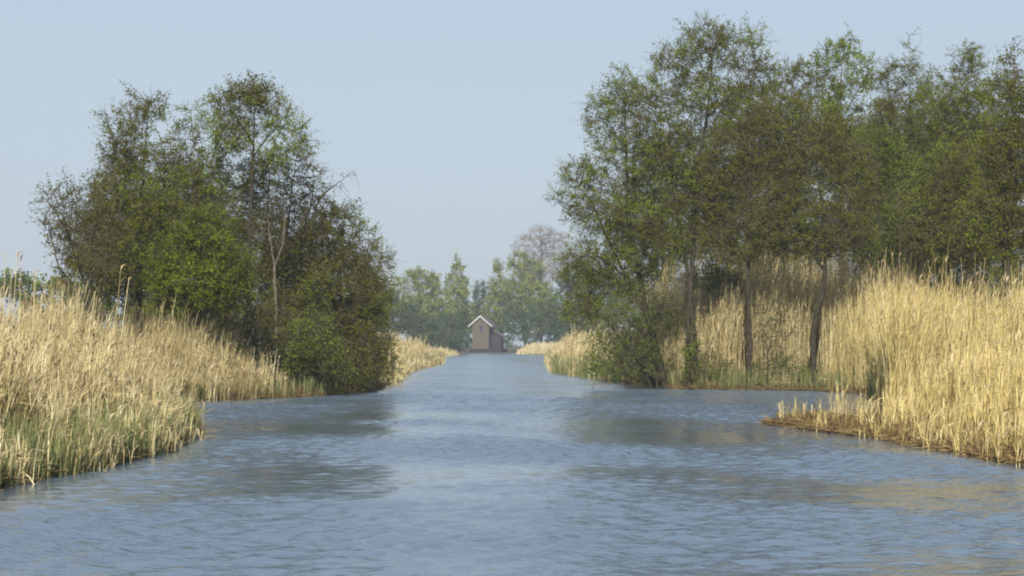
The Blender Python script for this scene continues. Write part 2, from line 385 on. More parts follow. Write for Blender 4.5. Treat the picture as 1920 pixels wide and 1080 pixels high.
tree('alder_tree', 'bushy olive tree stepping down towards the open channel behind the willow scrub', 'tree', 74, 640,
     [[(640, G), (636, 620), (640, 500), (645, 400)], [(640, 600), (600, 500), (610, 420)], [(640, 590), (690, 500), (690, 440)]],
     [(645, 420, 38, 42), (620, 480, 55, 50), (670, 470, 45, 50), (640, 560, 90, 70), (580, 500, 60, 80)],
     seed=8, rbase=.14, n_att=1350, leaf_n=7, tint_mid=.5, **ALD)
tree('alder_tree', 'low ragged sparse tree, last of the copse before the far reeds of the channel', 'tree', 82, 702,
     [[(705, G), (702, 600), (708, 520), (716, 465)], [(705, 620), (680, 540), (685, 480)]],
     [(712, 490, 28, 40), (690, 540, 40, 50), (715, 560, 28, 45), (690, 620, 45, 50)], seed=9, rbase=.09, n_att=520, leaf_n=4, tint_mid=.5, **ALD)
tree('bush', 'bright yellow green rounded bush in fresh leaf in front of the copse', 'bush', 66, 375,
     [[(372, G), (370, 560), (380, 450)], [(370, 600), (320, 520), (300, 480)], [(371, 610), (430, 520), (440, 470)]],
     [(385, 450, 62, 50), (330, 490, 50, 45), (425, 500, 48, 50), (375, 540, 105, 50), (380, 420, 35, 30)], seed=10, rbase=.09, n_att=1500, leaf_n=13,
     leaf_mat=M_BUSH, bark=M_BARK, tint_mid=.55, tint_var=.2, hollow=.4, leaf_size=(.06, .10))
tree('willow_shrub', 'dark low willow scrub hanging over the water at the foot of the copse', 'bush', 74, 650,
     [[(650, G), (645, 680), (620, 610)], [(650, G), (670, 670), (700, 620)], [(650, G), (600, 690), (570, 640)], [(652, 705), (700, 690), (735, 680)]],
     [(690, 655, 55, 55), (620, 640, 60, 65), (575, 650, 45, 60), (722, 685, 24, 28), (660, 600, 60, 40), (640, 700, 80, 25), (590, 705, 60, 22), (560, 600, 50, 40)], seed=11, rbase=.06, n_att=2000, leaf_n=6,
     tint_mid=.35, hollow=.2, **ALD)
tree('willow_shrub', 'twiggy brown scrub at the water edge among the reeds of the copse foot', 'bush', 71, 515,
     [[(515, G), (510, 640), (500, 590)], [(515, G), (540, 640), (550, 600)], [(515, G), (480, 650), (460, 600)]],
     [(505, 610, 60, 45), (550, 640, 45, 50), (450, 600, 45, 35), (530, 690, 50, 35), (480, 665, 35, 35)], seed=12, rbase=.05, n_att=1300, leaf_n=4, tint_mid=.3, **BRN)
tree('willow_shrub', 'greenish willow scrub at the waterline between the cove reeds and the dark overhanging one', 'bush', 70.3, 575,
     [[(575, G), (570, 690), (545, 640)], [(575, G), (600, 680), (620, 630)], [(575, G), (560, 700), (520, 680)]],
     [(560, 660, 55, 50), (610, 680, 50, 45), (520, 690, 40, 35), (590, 620, 50, 35)], seed=16, rbase=.05, n_att=1300, leaf_n=6, tint_mid=.45, hollow=.2, **GRN)
BARE = dict(leaf_mat=M_BROWN, bark=M_BARK_P, twig_mat=M_TWIG_G, leaf_n=0)
tree('bare_tree', 'pale grey forked leafless trunk standing in front of the dark copse', 'tree', 71, 517,
     [[(522, G), (518, 600), (514, 500), (506, 440), (498, 380)], [(514, 500), (530, 460), (535, 400), (532, 340)]],
     [(500, 390, 18, 40), (535, 370, 20, 50), (490, 430, 20, 20)], seed=13, rbase=.085, n_att=60, spray=1, **BARE)
tree('bare_tree', 'pale broken leafless trunk with one raised limb just above the willow scrub', 'tree', 76, 572,
     [[(562, G), (570, 610), (572, 560), (576, 500), (574, 470)], [(574, 545), (595, 515), (612, 500)]],
     [(578, 470, 12, 30), (610, 500, 14, 14)], seed=14, rbase=.09, n_att=26, spray=1, **BARE)
tree('bare_tree', 'thin dead stem with a long bare branch reaching out over the channel', 'tree', 76, 585,
     [[(575, G), (580, 500), (590, 400), (600, 370), (630, 345), (662, 322)]],
     [(650, 328, 18, 7), (625, 350, 30, 10)], seed=15, rbase=.07, n_att=26, spray=1, leaf_mat=M_BROWN, bark=M_BARK, leaf_n=0)
# behind: darker mass that closes the copse
for k, (px, D, top, lab) in enumerate([(235, 84, 290, 'dark tree mass showing low between the first crowns of the copse'),
                                      (420, 88, 300, 'shadowed tree behind the straight trunk of the tallest copse tree'),
                                      (590, 90, 400, 'shadowed tree behind the willow scrub of the copse'),
   (335, 86, 290, 'shadowed tree behind the bright green bush of the copse')]):
    tree('alder_tree', lab, 'tree', D, px, [[(px, G), (px + 5, 560), (px - 5, top + 60)]],
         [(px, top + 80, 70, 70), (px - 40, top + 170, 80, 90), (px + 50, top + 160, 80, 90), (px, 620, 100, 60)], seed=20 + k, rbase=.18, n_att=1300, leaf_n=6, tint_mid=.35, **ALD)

# ---- the taller wood on the opposite bank
tree('alder_tree', 'airy tree leaning out over the channel with several slanting dark stems', 'tree', 82.5, 1240,
     [[(1250, G), (1215, 600), (1175, 520), (1135, 440), (1110, 380), (1085, 350)], [(1215, 600), (1195, 500), (1178, 400), (1174, 280), (1170, 190)],
      [(1245, G), (1180, 660), (1130, 590), (1085, 560)], [(1175, 520), (1120, 480), (1075, 480)]],
     [(1165, 190, 50, 60), (1125, 230, 38, 55), (1180, 290, 60, 60), (1095, 330, 50, 30), (1060, 375, 36, 22), (1120, 400, 60, 50), (1190, 400, 60, 70),
      (1110, 500, 65, 50), (1180, 500, 60, 60), (1100, 580, 50, 35)], seed=31, rbase=.2, n_att=1800, leaf_n=7, tint_mid=.66, clump=.8, **ALD)
tree('alder_tree', 'fresh green undergrowth tree spreading low over the water below the leaning stems', 'bush', 81, 1230,
     [[(1235, G), (1200, 660), (1160, 620)], [(1235, G), (1225, 640), (1220, 580)], [(1235, G), (1180, 680), (1130, 650)]],
     [(1160, 620, 60, 45), (1220, 600, 55, 60), (1190, 670, 60, 45), (1110, 600, 40, 30), (1240, 670, 35, 45), (1140, 660, 40, 25), (1135, 688, 50, 20)], seed=32, rbase=.09, n_att=950, leaf_n=4.5,
     tint_mid=.5, **GRN)
tree('alder_tree', 'tallest tree of the wood with a broad domed top and thick double trunk', 'tree', 80.7, 1296,
     [[(1292, G), (1290, 600), (1300, 480), (1305, 350), (1325, 220), (1335, 120), (1330, 70)], [(1310, G), (1302, 620), (1285, 480), (1262, 360), (1255, 240), (1240, 180)],
      [(1325, 220), (1380, 170), (1410, 130)]],
     [(1320, 85, 50, 45), (1385, 95, 55, 45), (1265, 130, 50, 45), (1430, 145, 40, 40), (1320, 180, 60, 50), (1230, 210, 50, 60), (1270, 290, 70, 70),
      (1370, 210, 60, 60), (1330, 350, 80, 70), (1260, 420, 60, 80)], seed=33, rbase=.135, n_att=2400, leaf_n=7, tint_mid=.58, clump=.8, **ALD)
tree('alder_tree', 'brown twiggy tree on a straight dark trunk between the double trunk and the crooked one', 'tree', 79.8, 1405,
     [[(1405, G), (1406, 640), (1403, 520), (1410, 400), (1400, 280)], [(1404, 500), (1360, 420), (1350, 320)], [(1406, 460), (1450, 360), (1460, 250)]],
     [(1400, 260, 70, 70), (1350, 350, 60, 80), (1450, 330, 60, 90), (1400, 440, 95, 60), (1470, 200, 45, 50)], seed=34, depth=.5, rbase=.11, n_att=2000, leaf_n=6, tint_mid=.5, **BRN)
tree('alder_tree', 'round crowned brown tree on a crooked dark trunk at the reed edge', 'tree', 78.9, 1530,
     [[(1526, G), (1524, 640), (1530, 590), (1545, 540), (1548, 470), (1540, 380), (1530, 300)], [(1546, 510), (1500, 430), (1480, 340)], [(1548, 490), (1590, 400), (1620, 270)],
      [(1538, 575), (1570, 552), (1610, 545)]],
     [(1540, 280, 80, 70), (1490, 360, 60, 80), (1590, 340, 60, 90), (1540, 430, 105, 60), (1450, 430, 45, 55), (1480, 230, 50, 60)], seed=35, depth=.5, rbase=.14, n_att=2200, leaf_n=6, tint_mid=.5, **BRN)
tree('alder_tree', 'open pale green treetop rising like a tuft above the brown crowns', 'tree', 95, 1580,
     [[(1582, G), (1580, 500), (1578, 300), (1576, 180), (1580, 90)], [(1578, 220), (1620, 150), (1630, 120)], [(1577, 230), (1545, 160), (1550, 110)]],
     [(1580, 90, 32, 35), (1550, 120, 25, 40), (1620, 135, 30, 30), (1590, 180, 50, 40), (1590, 280, 60, 60)], seed=36, rbase=.2, n_att=620, leaf_n=8, tint_mid=.75, leaf_size=(.06, .11), **ALD)
tree('alder_tree', 'spire topped thinly leaved tree between the tuft top and the darker peak', 'tree', 94, 1705,
     [[(1705, G), (1700, 500), (1708, 300), (1705, 150), (1706, 65)], [(1703, 400), (1670, 250), (1665, 130)], [(1704, 350), (1745, 220), (1750, 130)]],
     [(1706, 90, 10, 30), (1705, 140, 35, 30), (1670, 150, 30, 40), (1745, 150, 30, 40), (1700, 230, 70, 60), (1690, 340, 80, 80), (1720, 440, 80, 70)],
     seed=37, rbase=.22, n_att=1700, leaf_n=7, tint_mid=.6, **ALD)
tree('alder_tree', 'dense dark peaked tree standing over the brightest reeds', 'tree', 92, 1815,
     [[(1815, G), (1818, 500), (1812, 300), (1816, 110)], [(1816, 420), (1770, 280), (1765, 190)], [(1816, 400), (1860, 270), (1865, 180)]],
     [(1815, 125, 32, 40), (1810, 200, 55, 55), (1775, 240, 45, 60), (1855, 260, 45, 70), (1810, 350, 85, 90), (1790, 440, 80, 60)],
     seed=38, rbase=.24, n_att=2100, leaf_n=7, tint_mid=.5, **ALD)
tree('alder_tree', 'dark tree with a thick trunk deep in the tall reeds at the picture edge', 'tree', 61, 1888,
     [[(1886, G), (1888, 560), (1884, 450), (1895, 300), (1900, 160), (1902, 90)], [(1885, 460), (1850, 380), (1840, 300)], [(1886, 430), (1935, 300), (1940, 180)]],
     [(1900, 110, 28, 40), (1905, 190, 45, 60), (1890, 300, 60, 80), (1940, 280, 50, 90), (1870, 410, 70, 70), (1930, 430, 60, 60)], seed=39, rbase=.2, n_att=1800, leaf_n=6, tint_mid=.45, **ALD)
tree('alder_tree', 'fuller green tree low between the crooked trunk and the spire topped tree', 'tree', 84, 1650,
     [[(1650, G), (1655, 520), (1645, 400), (1650, 300)], [(1653, 480), (1700, 400), (1720, 340)], [(1652, 470), (1620, 380), (1600, 300)]],
     [(1650, 300, 60, 60), (1700, 370, 60, 70), (1620, 390, 50, 70), (1670, 450, 90, 50)], seed=40, depth=.5, rbase=.17, n_att=1600, leaf_n=8, tint_mid=.6, **GRN)
tree('alder_tree', 'olive tree low in front of the dark peaked one', 'tree', 80, 1780,
     [[(1780, G), (1776, 520), (1782, 400), (1778, 330)], [(1778, 480), (1820, 400), (1840, 350)], [(1778, 470), (1740, 400), (1735, 330)]],
     [(1780, 330, 60, 60), (1830, 390, 55, 70), (1740, 400, 50, 60), (1790, 460, 95, 45)], seed=41, rbase=.15, n_att=1600, leaf_n=7, tint_mid=.5, **ALD)
tree('undergrowth_bush', 'low twiggy growth round the foot of the thick double trunk', 'bush', 80.4, 1320,
     [[(1318, G), (1312, 690), (1300, 650)], [(1320, G), (1335, 690), (1345, 660)]], [(1310, 685, 30, 35), (1345, 695, 28, 26), (1300, 640, 20, 40)], seed=45, rbase=.03, n_att=330, leaf_n=4, tint_mid=.45, **ALD)
tree('undergrowth_bush', 'small twiggy shoots between the two slender dark trunks at the waterline', 'bush', 79.2, 1470,
     [[(1468, G), (1462, 690), (1455, 670)], [(1470, G), (1482, 692), (1495, 675)]], [(1462, 695, 30, 24), (1500, 700, 28, 22), (1425, 700, 22, 20)], seed=46, rbase=.025, n_att=260, leaf_n=4, tint_mid=.6, **GRN)
tree('sapling', 'thin dark upright stem rising out of the brightest reeds into the green crowns', 'tree', 63, 1687,
     [[(1687, G), (1688, 600), (1686, 520), (1688, 440), (1684, 360)]], [(1686, 380, 20, 40), (1700, 430, 18, 25)], seed=44, rbase=.07, n_att=90, leaf_n=4, tint_mid=.5, **BRN)
tree('sapling', 'small blue green sapling at the reed tops beside the double trunk', 'tree', 84, 1345,
     [[(1345, G), (1345, 600), (1350, 530)]], [(1350, 530, 45, 25), (1320, 530, 30, 25), (1385, 545, 25, 20)], seed=42, rbase=.05, n_att=260, leaf_n=7, tint_mid=.7, **GRN)
tree('sapling', 'thin leafless sapling among the reeds next to the crooked trunk', 'tree', 79.6, 1440,
     [[(1438, G), (1440, 660), (1455, 600), (1465, 560)], [(1440, 660), (1425, 610), (1428, 570)]], [(1450, 590, 35, 35), (1430, 620, 25, 30), (1475, 620, 22, 25)],
     seed=43, rbase=.045, n_att=120, leaf_n=1, spray=2, tint_mid=.3, **BRN)
proto = None
for k, (px, D, top, lab) in enumerate([(1240, 104, 240, 'shadowed tree behind the leaning stems of the wood'), (1400, 106, 150, 'shadowed tree behind the brown twiggy crown'),
                                      (1490, 108, 110, 'shadowed olive tree behind the crooked trunk'), (1660, 110, 175, 'shadowed tree behind the low green one'),
                                      (1755, 106, 140, 'shadowed tree between spire top and dark peak'), (1890, 104, 130, 'shadowed tree behind the thick trunk in the reeds')]):
    tree('alder_tree', lab, 'tree', D, px, [[(px, G), (px + 6, 520), (px - 5, top + 90)]],
         [(px, top + 60, 60, 60), (px - 40, top + 170, 75, 90), (px + 45, top + 160, 75, 90), (px, 440, 90, 90), (px, 550, 90, 60)], seed=50 + k, rbase=.22, n_att=1300, leaf_n=6,
         tint_mid=.42, leaf_size=(.06, .11), **ALD)

def under(D, px, top, w_, label, seed, cat='bush', m=BRN):
    mid = (top + 690) / 2; h = (690 - top) / 2
    tree('undergrowth_bush', label, cat, D, px, [[(px, G), (px - 15, 640), (px - 20, top + 30)], [(px, G), (px + 20, 640), (px + 30, top + 40)]],
         [(px - w_ * .45, mid, w_ * .5, h), (px + w_ * .45, mid + 8, w_ * .5, h * .92), (px, mid - 12, w_ * .5, h)], seed=seed, rbase=.07, n_att=900, leaf_n=6, step=.3, kill=.34, leaf_size=(.08, .13), tint_mid=.4, **m)
for k, (D, px, top, w_, lab, m) in enumerate([
    (98, 1360, 430, 75, 'dark bush filling the gap behind the reeds right of the double trunk', BRN), (99, 1480, 420, 75, 'brown bush behind the reeds between the two slender dark trunks', BRN),
    (98, 1610, 420, 75, 'olive bush behind the reeds just beyond the crooked trunk', ALD), (96, 1740, 460, 75, 'dark green bush behind the tops of the brightest reeds', GRN),
    (95, 1870, 460, 75, 'dark bush behind the thick trunk in the tall reeds', ALD),
    (86, 130, 560, 60, 'low bush behind the half bare tree by the open sky', ALD), (84, 480, 560, 70, 'low bush behind the pale forked trunk', BRN), (88, 620, 560, 70, 'low dark bush behind the pale broken trunk', ALD),
    (80, 300, 560, 70, 'low dark bush behind the bright green one', GRN)]):
    under(D, px, top, w_, lab, 80 + k, m=m)

# ---- the far end of the channel
FAR = dict(step=.8, kill=.8, twig_len=(.7, 1.5), leaf_size=(.22, .42), thick_twig=.02, rtip=.03, scat=.25, bark=M_BARK)
def far(name, label, D, px, top, blobs, seed, m, n=500, leaf_n=8, tint=.5, cat='tree', **kw):
    a = dict(FAR); a.update(kw)
    return tree(name, label, cat, D, px, [[(px, G), (px + 1, 600), (px, top + 25)]], blobs, seed=seed, rbase=.35, n_att=int(n*1.3), leaf_n=leaf_n * 1.3, leaf_mat=m, tint_mid=tint, **a)
far('poplar_tree', 'broad pale yellow green tree at the channel end next to the reeds', 430, 785, 500, [(775, 530, 25, 28), (805, 535, 24, 28), (750, 560, 22, 40), (790, 590, 45, 45), (830, 580, 20, 40)], 61, M_POPLAR, 900, tint=.6)
far('poplar_tree', 'pointed pale green tree standing alone above the hut', 440, 857, 482, [(857, 505, 13, 24), (857, 545, 25, 30), (862, 590, 30, 40)], 62, M_POPLAR, 500, tint=.6)
far('pine_tree', 'small dark green tree in the gap over the hut roof', 470, 897, 525, [(897, 545, 16, 18), (898, 580, 18, 35)], 63, M_FARDARK, 260)
far('poplar_tree', 'slim pale green poplar close beside the hut', 440, 937, 480, [(937, 505, 13, 25), (935, 545, 22, 35), (930, 590, 30, 40)], 64, M_POPLAR, 500, tint=.55)
far('poplar_tree', 'large light green tree in front of the leafless grey one', 445, 985, 465, [(972, 495, 20, 28), (1000, 520, 24, 35), (985, 560, 45, 50), (1020, 580, 30, 50)], 65, M_POPLAR, 900, tint=.6)
far('bare_tree', 'tall leafless grey brown tree at the far end of the channel', 470, 1015, 420, [(1015, 450, 40, 30), (980, 465, 25, 25), (1045, 470, 35, 40), (1015, 500, 50, 40)], 66, M_BARE, 700, leaf_n=2,
    bark=M_BARK, twig_mat=M_BARE, leaf_size=(.12, .25), spray=4)
far('willow_shrub', 'dark blue green bush between the reeds and the hut', 415, 845, 590, [(835, 615, 25, 30), (868, 615, 20, 40), (850, 640, 38, 20)], 67, M_FARDARK, 600, cat='bush', leaf_n=10)
far('willow_shrub', 'dark green low bush on the other side of the hut', 415, 985, 590, [(965, 600, 25, 35), (1000, 610, 30, 35), (1040, 600, 30, 45), (950, 630, 20, 25)], 68, M_FARDARK, 700, cat='bush', leaf_n=10, tint=.7)
far('willow_shrub', 'dark blue green bush behind the pale far reeds of the lighter bank', 400, 765, 600, [(765, 600, 30, 30), (800, 625, 35, 30), (735, 590, 30, 40)], 69, M_FARDARK, 600, cat='bush', leaf_n=10)
far('poplar_tree', 'far dark green tree low on the horizon behind the tall reeds', 200, 40, 510, [(20, 540, 50, 22), (70, 555, 40, 30), (120, 550, 40, 30), (170, 570, 50, 40)], 70, M_LEAF_G, 900)
far('poplar_tree', 'far dark tree glimpsed through the twigs of the leaning tree', 420, 1090, 500, [(1080, 540, 40, 50), (1130, 560, 50, 60), (1070, 610, 40, 40)], 71, M_FARDARK, 600)

# ---------------------------------------------------------------- reeds
def reed_mesh(name, x, y, h, rng, lean=.10, width=.007, leaf_len=.42, leaf_w=.013, nleaf=3, plume=.55, tint_mid=.6, tint_var=.2, z=None, wind=(.06, 0), litter=0, tuft_tint=0, material=None):
    n = len(x); gz = ground_z(x, y) if z is None else z
    base = np.stack([x, y, np.maximum(gz, -.25) - .05], 1)
    ln = rng.normal(0, lean, (n, 2)) + wind
    def at(t):   # point of the stem at fraction t, bending with height
        t = np.asarray(t).reshape(-1, 1) if np.ndim(t) else t
        return t
    def pt(i, t):
        t = t[:, None]; o = ln[i] * (t ** 1.8) * h[i][:, None]
        return np.concatenate([base[i, :2] + o, base[i, 2:3] + (h[i][:, None] + .05) * t * (1 - .06 * t)], 1)
    Vs, Fs, Ms, Ts = [], [], [], []; off = 0
    def add(V, F_, mi, ti):
        nonlocal off
        Vs.append(V); Fs.append(F_ + off); off += len(V); Ms.append(np.full(len(F_), mi)); Ts.append(ti)
    I = np.arange(n); st = np.clip(tint_mid + tuft_tint + .10 * np.sin(x * 1.9 + y * 1.3) + .08 * np.sin(x * 4.7 - y * 2.9) + rng.normal(0, tint_var, n), 0, 1)
    w_ = rng.uniform(.7, 1.3, n) * width
    for a, b, wa, wb in ((0, .5, 1, .9), (.5, 1, .9, .55)):
        p0 = pt(I, np.full(n, a)); p1 = pt(I, np.full(n, b)); V, F_ = prisms(p0, p1, w_ * wa, w_ * wb, 3)
        # the lower part of a stem is darker with age
        add(V, F_, 0, np.repeat(st, 6))
    for k in range(nleaf):
        t0 = rng.uniform(.22, .93, n); p0 = pt(I, t0); az = rng.uniform(0, 2 * math.pi, n); L_ = leaf_len * rng.uniform(.5, 1.3, n)
        hd = np.stack([np.cos(az), np.sin(az)], 1) + np.array(wind) * 4; el = rng.uniform(1.12, 1.5, n)
        p1 = p0 + np.concatenate([hd * (np.cos(el) * L_ * .55)[:, None], (np.sin(el) * L_ * .55)[:, None]], 1)
        el2 = el - rng.uniform(.0, 1.0, n) ** 1.5 * 1.4
        p2 = p1 + np.concatenate([hd * (np.cos(el2) * L_ * .5)[:, None], (np.sin(el2) * L_ * .5)[:, None]], 1)
        sd_ = np.stack([-np.sin(az), np.cos(az), rng.normal(0, .5, n)], 1); sd_ /= np.linalg.norm(sd_, axis=1, keepdims=True); ww = (leaf_w * rng.uniform(.6, 1.3, n))[:, None] * .5
        V = np.stack([p0 - sd_ * ww * .6, p0 + sd_ * ww * .6, p1 - sd_ * ww, p1 + sd_ * ww, p2 - sd_ * ww * .15, p2 + sd_ * ww * .15], 1).reshape(-1, 3)
        F_ = (np.array([[0, 1, 3, 2], [2, 3, 5, 4]])[None] + (np.arange(n) * 6)[:, None, None]).reshape(-1, 4)
        add(V, F_, 0, np.repeat(np.clip(st + rng.normal(.02, .15, n), 0, 1), 6))
    ip = np.where(rng.uniform(size=n) < plume)[0]
    if len(ip):
        m = len(ip); top = pt(ip, np.full(m, .97)); PL = rng.uniform(.14, .26, m)
        az = rng.normal(0, .9, m); dr = np.stack([np.cos(az), np.sin(az)], 1)
        p1 = top + np.concatenate([dr * (PL * .22)[:, None], (PL * .55)[:, None]], 1); p2 = p1 + np.concatenate([dr * (PL * .45)[:, None], (PL * .2)[:, None]], 1)
        for q in range(2):
            a2 = rng.uniform(0, 3.14, m); sd_ = np.stack([np.cos(a2), np.sin(a2), rng.normal(0, .3, m)], 1); ww = (PL * rng.uniform(.06, .12, m))[:, None]
            V = np.stack([top - sd_ * ww * .25, top + sd_ * ww * .25, p1 - sd_ * ww, p1 + sd_ * ww, p2 - sd_ * ww * .2, p2 + sd_ * ww * .2], 1).reshape(-1, 3)
            F_ = (np.array([[0, 1, 3, 2], [2, 3, 5, 4]])[None] + (np.arange(m) * 6)[:, None, None]).reshape(-1, 4)
            add(V, F_, 1, np.repeat(rng.uniform(0, 1, m), 6))
    if litter:   # fallen stems lying on the mud and just afloat
        j = rng.integers(0, n, litter); j = j[ground_z(x[j], y[j]) > -.02]; m = len(j); a2 = rng.uniform(0, 6.28, m); L_ = rng.uniform(.1, .45, m)
        c = np.stack([x[j] + rng.normal(0, .08, m), y[j] + rng.normal(0, .2, m)], 1); zz = np.maximum(ground_z(c[:, 0], c[:, 1]), 0) + rng.uniform(.0, .10, m)
        d = np.stack([np.cos(a2) * L_, np.sin(a2) * L_ * .6, rng.normal(0, .07, m)], 1); p0 = np.concatenate([c, zz[:, None]], 1)
        V, F_ = prisms(p0, p0 + d, np.full(m, .011), np.full(m, .007), 3); add(V, F_, 2, np.repeat(rng.uniform(0, 1, m), 6))
    return new_mesh(name, np.concatenate(Vs), np.concatenate(Fs), [material or M_REED, M_PLUME, M_LITTER], midx=np.concatenate(Ms), tint=np.concatenate(Ts))

def scatter(rng, n, y0, y1, side, dmin, dmax, xlim=None, falloff=1.0, clumps=0):
    """points on one bank between depths y0..y1, dmin..dmax metres inland; falloff > 1 crowds them to the edge"""
    y = rng.uniform(y0, y1, n * 3); d = dmin + (dmax - dmin) * rng.uniform(0, 1, n * 3) ** falloff
    x = (XL(y) - d) if side < 0 else (XR(y) + d)
    ok = np.abs(x) < y * .29 + 1.5
    x, y, d = x[ok][:n], y[ok][:n], d[ok][:n]
    k = ~((side > 0) & (x < 9.8) & (y > 40) & (y < 50) & (rng.uniform(size=len(x)) > .05 + .25 * smooth(8, 9.8, x))); x, y, d = x[k], y[k], d[k]
    if clumps:
        K = rng.normal(size=(6, 2)) * clumps; f = np.sin(np.stack([x, y], 1) @ K.T + rng.uniform(0, 6, 6)).sum(1)
        k = f > rng.normal(-1.2, 1.3, len(x)); x, y, d = x[k], y[k], d[k]
    return x, y, d
def bed(name, label, seed, pts, hfun, group=None, tuft=7, **kw):
    rng = np.random.default_rng(seed); xs, ys, ds = [np.concatenate(v) for v in zip(*[scatter(rng, *p) for p in pts])]
    if tuft > 1:   # stems grow in tussocks that share their height and age
        k = rng.integers(0, len(xs), len(xs) // tuft); j = np.repeat(k, tuft); sp = rng.normal(0, .055, (len(j), 2)) * (1 + ys[j, None] / 90)
        xs, ys, ds = xs[j] + sp[:, 0], ys[j] + sp[:, 1], ds[j]; tu = np.repeat(rng.normal(0, .16, len(k)), tuft); hu = np.repeat(rng.normal(1, .13, len(k)), tuft)
    else: tu = 0; hu = 1
    h = hfun(xs, ys, ds, rng) * hu * (1 + .12 * np.sin(xs * 1.1 + ys * .4) + .07 * np.sin(xs * 3.1 - ys * 1.7))
    return tag(link(name, reed_mesh(name, xs, ys, h, rng, tuft_tint=tu, **kw)), label, 'reeds', group, 'stuff')

rgd = lambda a, b: (lambda x, y, d, r: np.clip(r.normal(a, b * 1.25, len(x)) + (r.uniform(size=len(x)) < .06) * a * .22, a * .4, a * 1.55) * (.30 + .70 * smooth(-.4, 2.6, d)))
bed('reed_bed', 'near bed of straw coloured reeds with green bases in front of the copse', 101,
    [(5200, 22, 44.2, -1, -.35, 2.4, None, 1.2, 1.3), (11000, 22, 44.2, -1, 1, 9, None, 1.3, 1), (5500, 44, 63, -1, 0, 7, None, 1.3)], rgd(1.62, .22), litter=4500, tint_mid=.58, tint_var=.27, plume=.16)
bed('reed_bed', 'reed fringe along the cove under the bright green bush', 102,
    [(9500, 58, 68.4, -1, -.2, 6, None, 1.2, .8)], rgd(2.3, .3), litter=800, tint_mid=.55, plume=.2)
bed('reed_bed', 'tallest brightest reed bed glowing yellow before the dark wood', 103,
    [(11500, 53, 66, 1, .3, 9, None, 1.3, .8), (9000, 64, 76.8, 1, .1, 9, None, 1.3, .6), (5000, 36, 53, 1, 3.4, 8, None, 1)], lambda x, y, d, r: np.clip(r.normal(1, .11, len(x)), .5, 1.5) * (1.25 + 1.65 * smooth(43, 58, y)), litter=500, tint_mid=.6, plume=.2, tint_var=.25, leaf_w=.014, material=M_REED_Y)
bed('reed_bed', 'short broken reeds and brown litter along the shore below the tall bright reeds', 104,
    [(7500, 26, 53, 1, -.35, 4.6, None, 1.1)], lambda x, y, d, r: np.clip(r.normal(1.0, .45, len(x)), .2, 2.2) * (.3 + .7 * smooth(-.3, 3, d)), litter=16000, tint_mid=.5, plume=.06, nleaf=2, material=M_REED_Y)
bed('reed_bed', 'shaded tan reeds standing behind the dark trunks of the wood', 105,
    [(13000, 81.3, 97, 1, .3, 11, None, 1.1)], rgd(4.2, .4), litter=600, tint_mid=.5, width=.009, plume=.3, leaf_w=.022)
bed('reed_bed', 'yellow reeds beyond the willow scrub where the channel narrows', 106,
    [(9000, 92, 185, -1, -.2, 6, None, 1.3)], rgd(1.85, .25), tint_mid=.6, width=.016, leaf_w=.035, nleaf=3)
bed('reed_bed', 'yellow reeds below the leaning tree along the narrow channel', 107,
    [(9000, 97, 300, 1, -.2, 7, None, 1.3)], rgd(2.2, .3), tint_mid=.6, width=.016, leaf_w=.035, nleaf=3)
bed('reed_bed', 'far low pale reeds on the lighter bank just before the hut', 108, [(3000, 200, 335, -1, -.2, 9, None, 1.2)], rgd(.85, .2), tint_mid=.6, width=.03, leaf_w=.06, nleaf=2)
bed('reed_bed', 'far pale reed spit beside the hut at the channel end', 109, [(4500, 347, 375, 1, -.2, 14, None, 1)], rgd(1.4, .2), tint_mid=.75, width=.03, leaf_w=.06, nleaf=2)

def shoots(label, seed, pts, hm, n_blade=3, name='green_shoots'):
    rng = np.random.default_rng(seed); x, y, d = [np.concatenate(v) for v in zip(*[scatter(rng, *p) for p in pts])]
    n = len(x); z = np.maximum(ground_z(x, y), -.2); Vs, Fs, Ts = [], [], []
    for k in range(n_blade):
        h = hm * rng.uniform(.5, 1.3, n); az = rng.uniform(0, 6.28, n); o = np.stack([np.cos(az), np.sin(az)], 1)
        p0 = np.stack([x, y, z - .03], 1) + np.concatenate([o * .03, np.zeros((n, 1))], 1); l = rng.uniform(.05, .3, n)
        p1 = p0 + np.concatenate([o * (h * l * .4)[:, None], (h * .6)[:, None]], 1); p2 = p1 + np.concatenate([o * (h * l * .9)[:, None], (h * .38)[:, None]], 1)
        sd_ = np.stack([-np.sin(az), np.cos(az), np.zeros(n)], 1); ww = rng.uniform(.007, .013, n)[:, None]
        V = np.stack([p0 - sd_ * ww, p0 + sd_ * ww, p1 - sd_ * ww * .9, p1 + sd_ * ww * .9, p2 - sd_ * ww * .1, p2 + sd_ * ww * .1], 1).reshape(-1, 3)
        Vs.append(V); Fs.append((np.array([[0, 1, 3, 2], [2, 3, 5, 4]])[None] + (np.arange(n) * 6 + k * n * 6)[:, None, None]).reshape(-1, 4)); Ts.append(np.repeat(rng.uniform(0, 1, n), 6))
    tag(link(name, new_mesh(name, np.concatenate(Vs), np.concatenate(Fs), [M_SHOOT], tint=np.concatenate(Ts))), label, 'grass', None, 'stuff')
shoots('fresh green shoots at the foot of the near straw reeds', 111, [(6000, 22, 44.3, -1, -.35, 3.4, None, 1.15)], .7)
shoots('green shoots along the cove edge below the copse', 112, [(2000, 60, 80, -1, -.15, 1.5, None, 1.3, .8)], .7)
shoots('green shoots at the waterline between the dark trunks', 113, [(2600, 66, 90, 1, -.1, 2.5, None, 1.2, .9)], .8)
shoots('green shoots along the yellow reeds of the narrow channel', 114, [(2500, 95, 200, -1, -.1, 1, None, 1.3, .3), (2000, 97, 200, 1, -.1, 1, None, 1.3, .3)], 1.0)

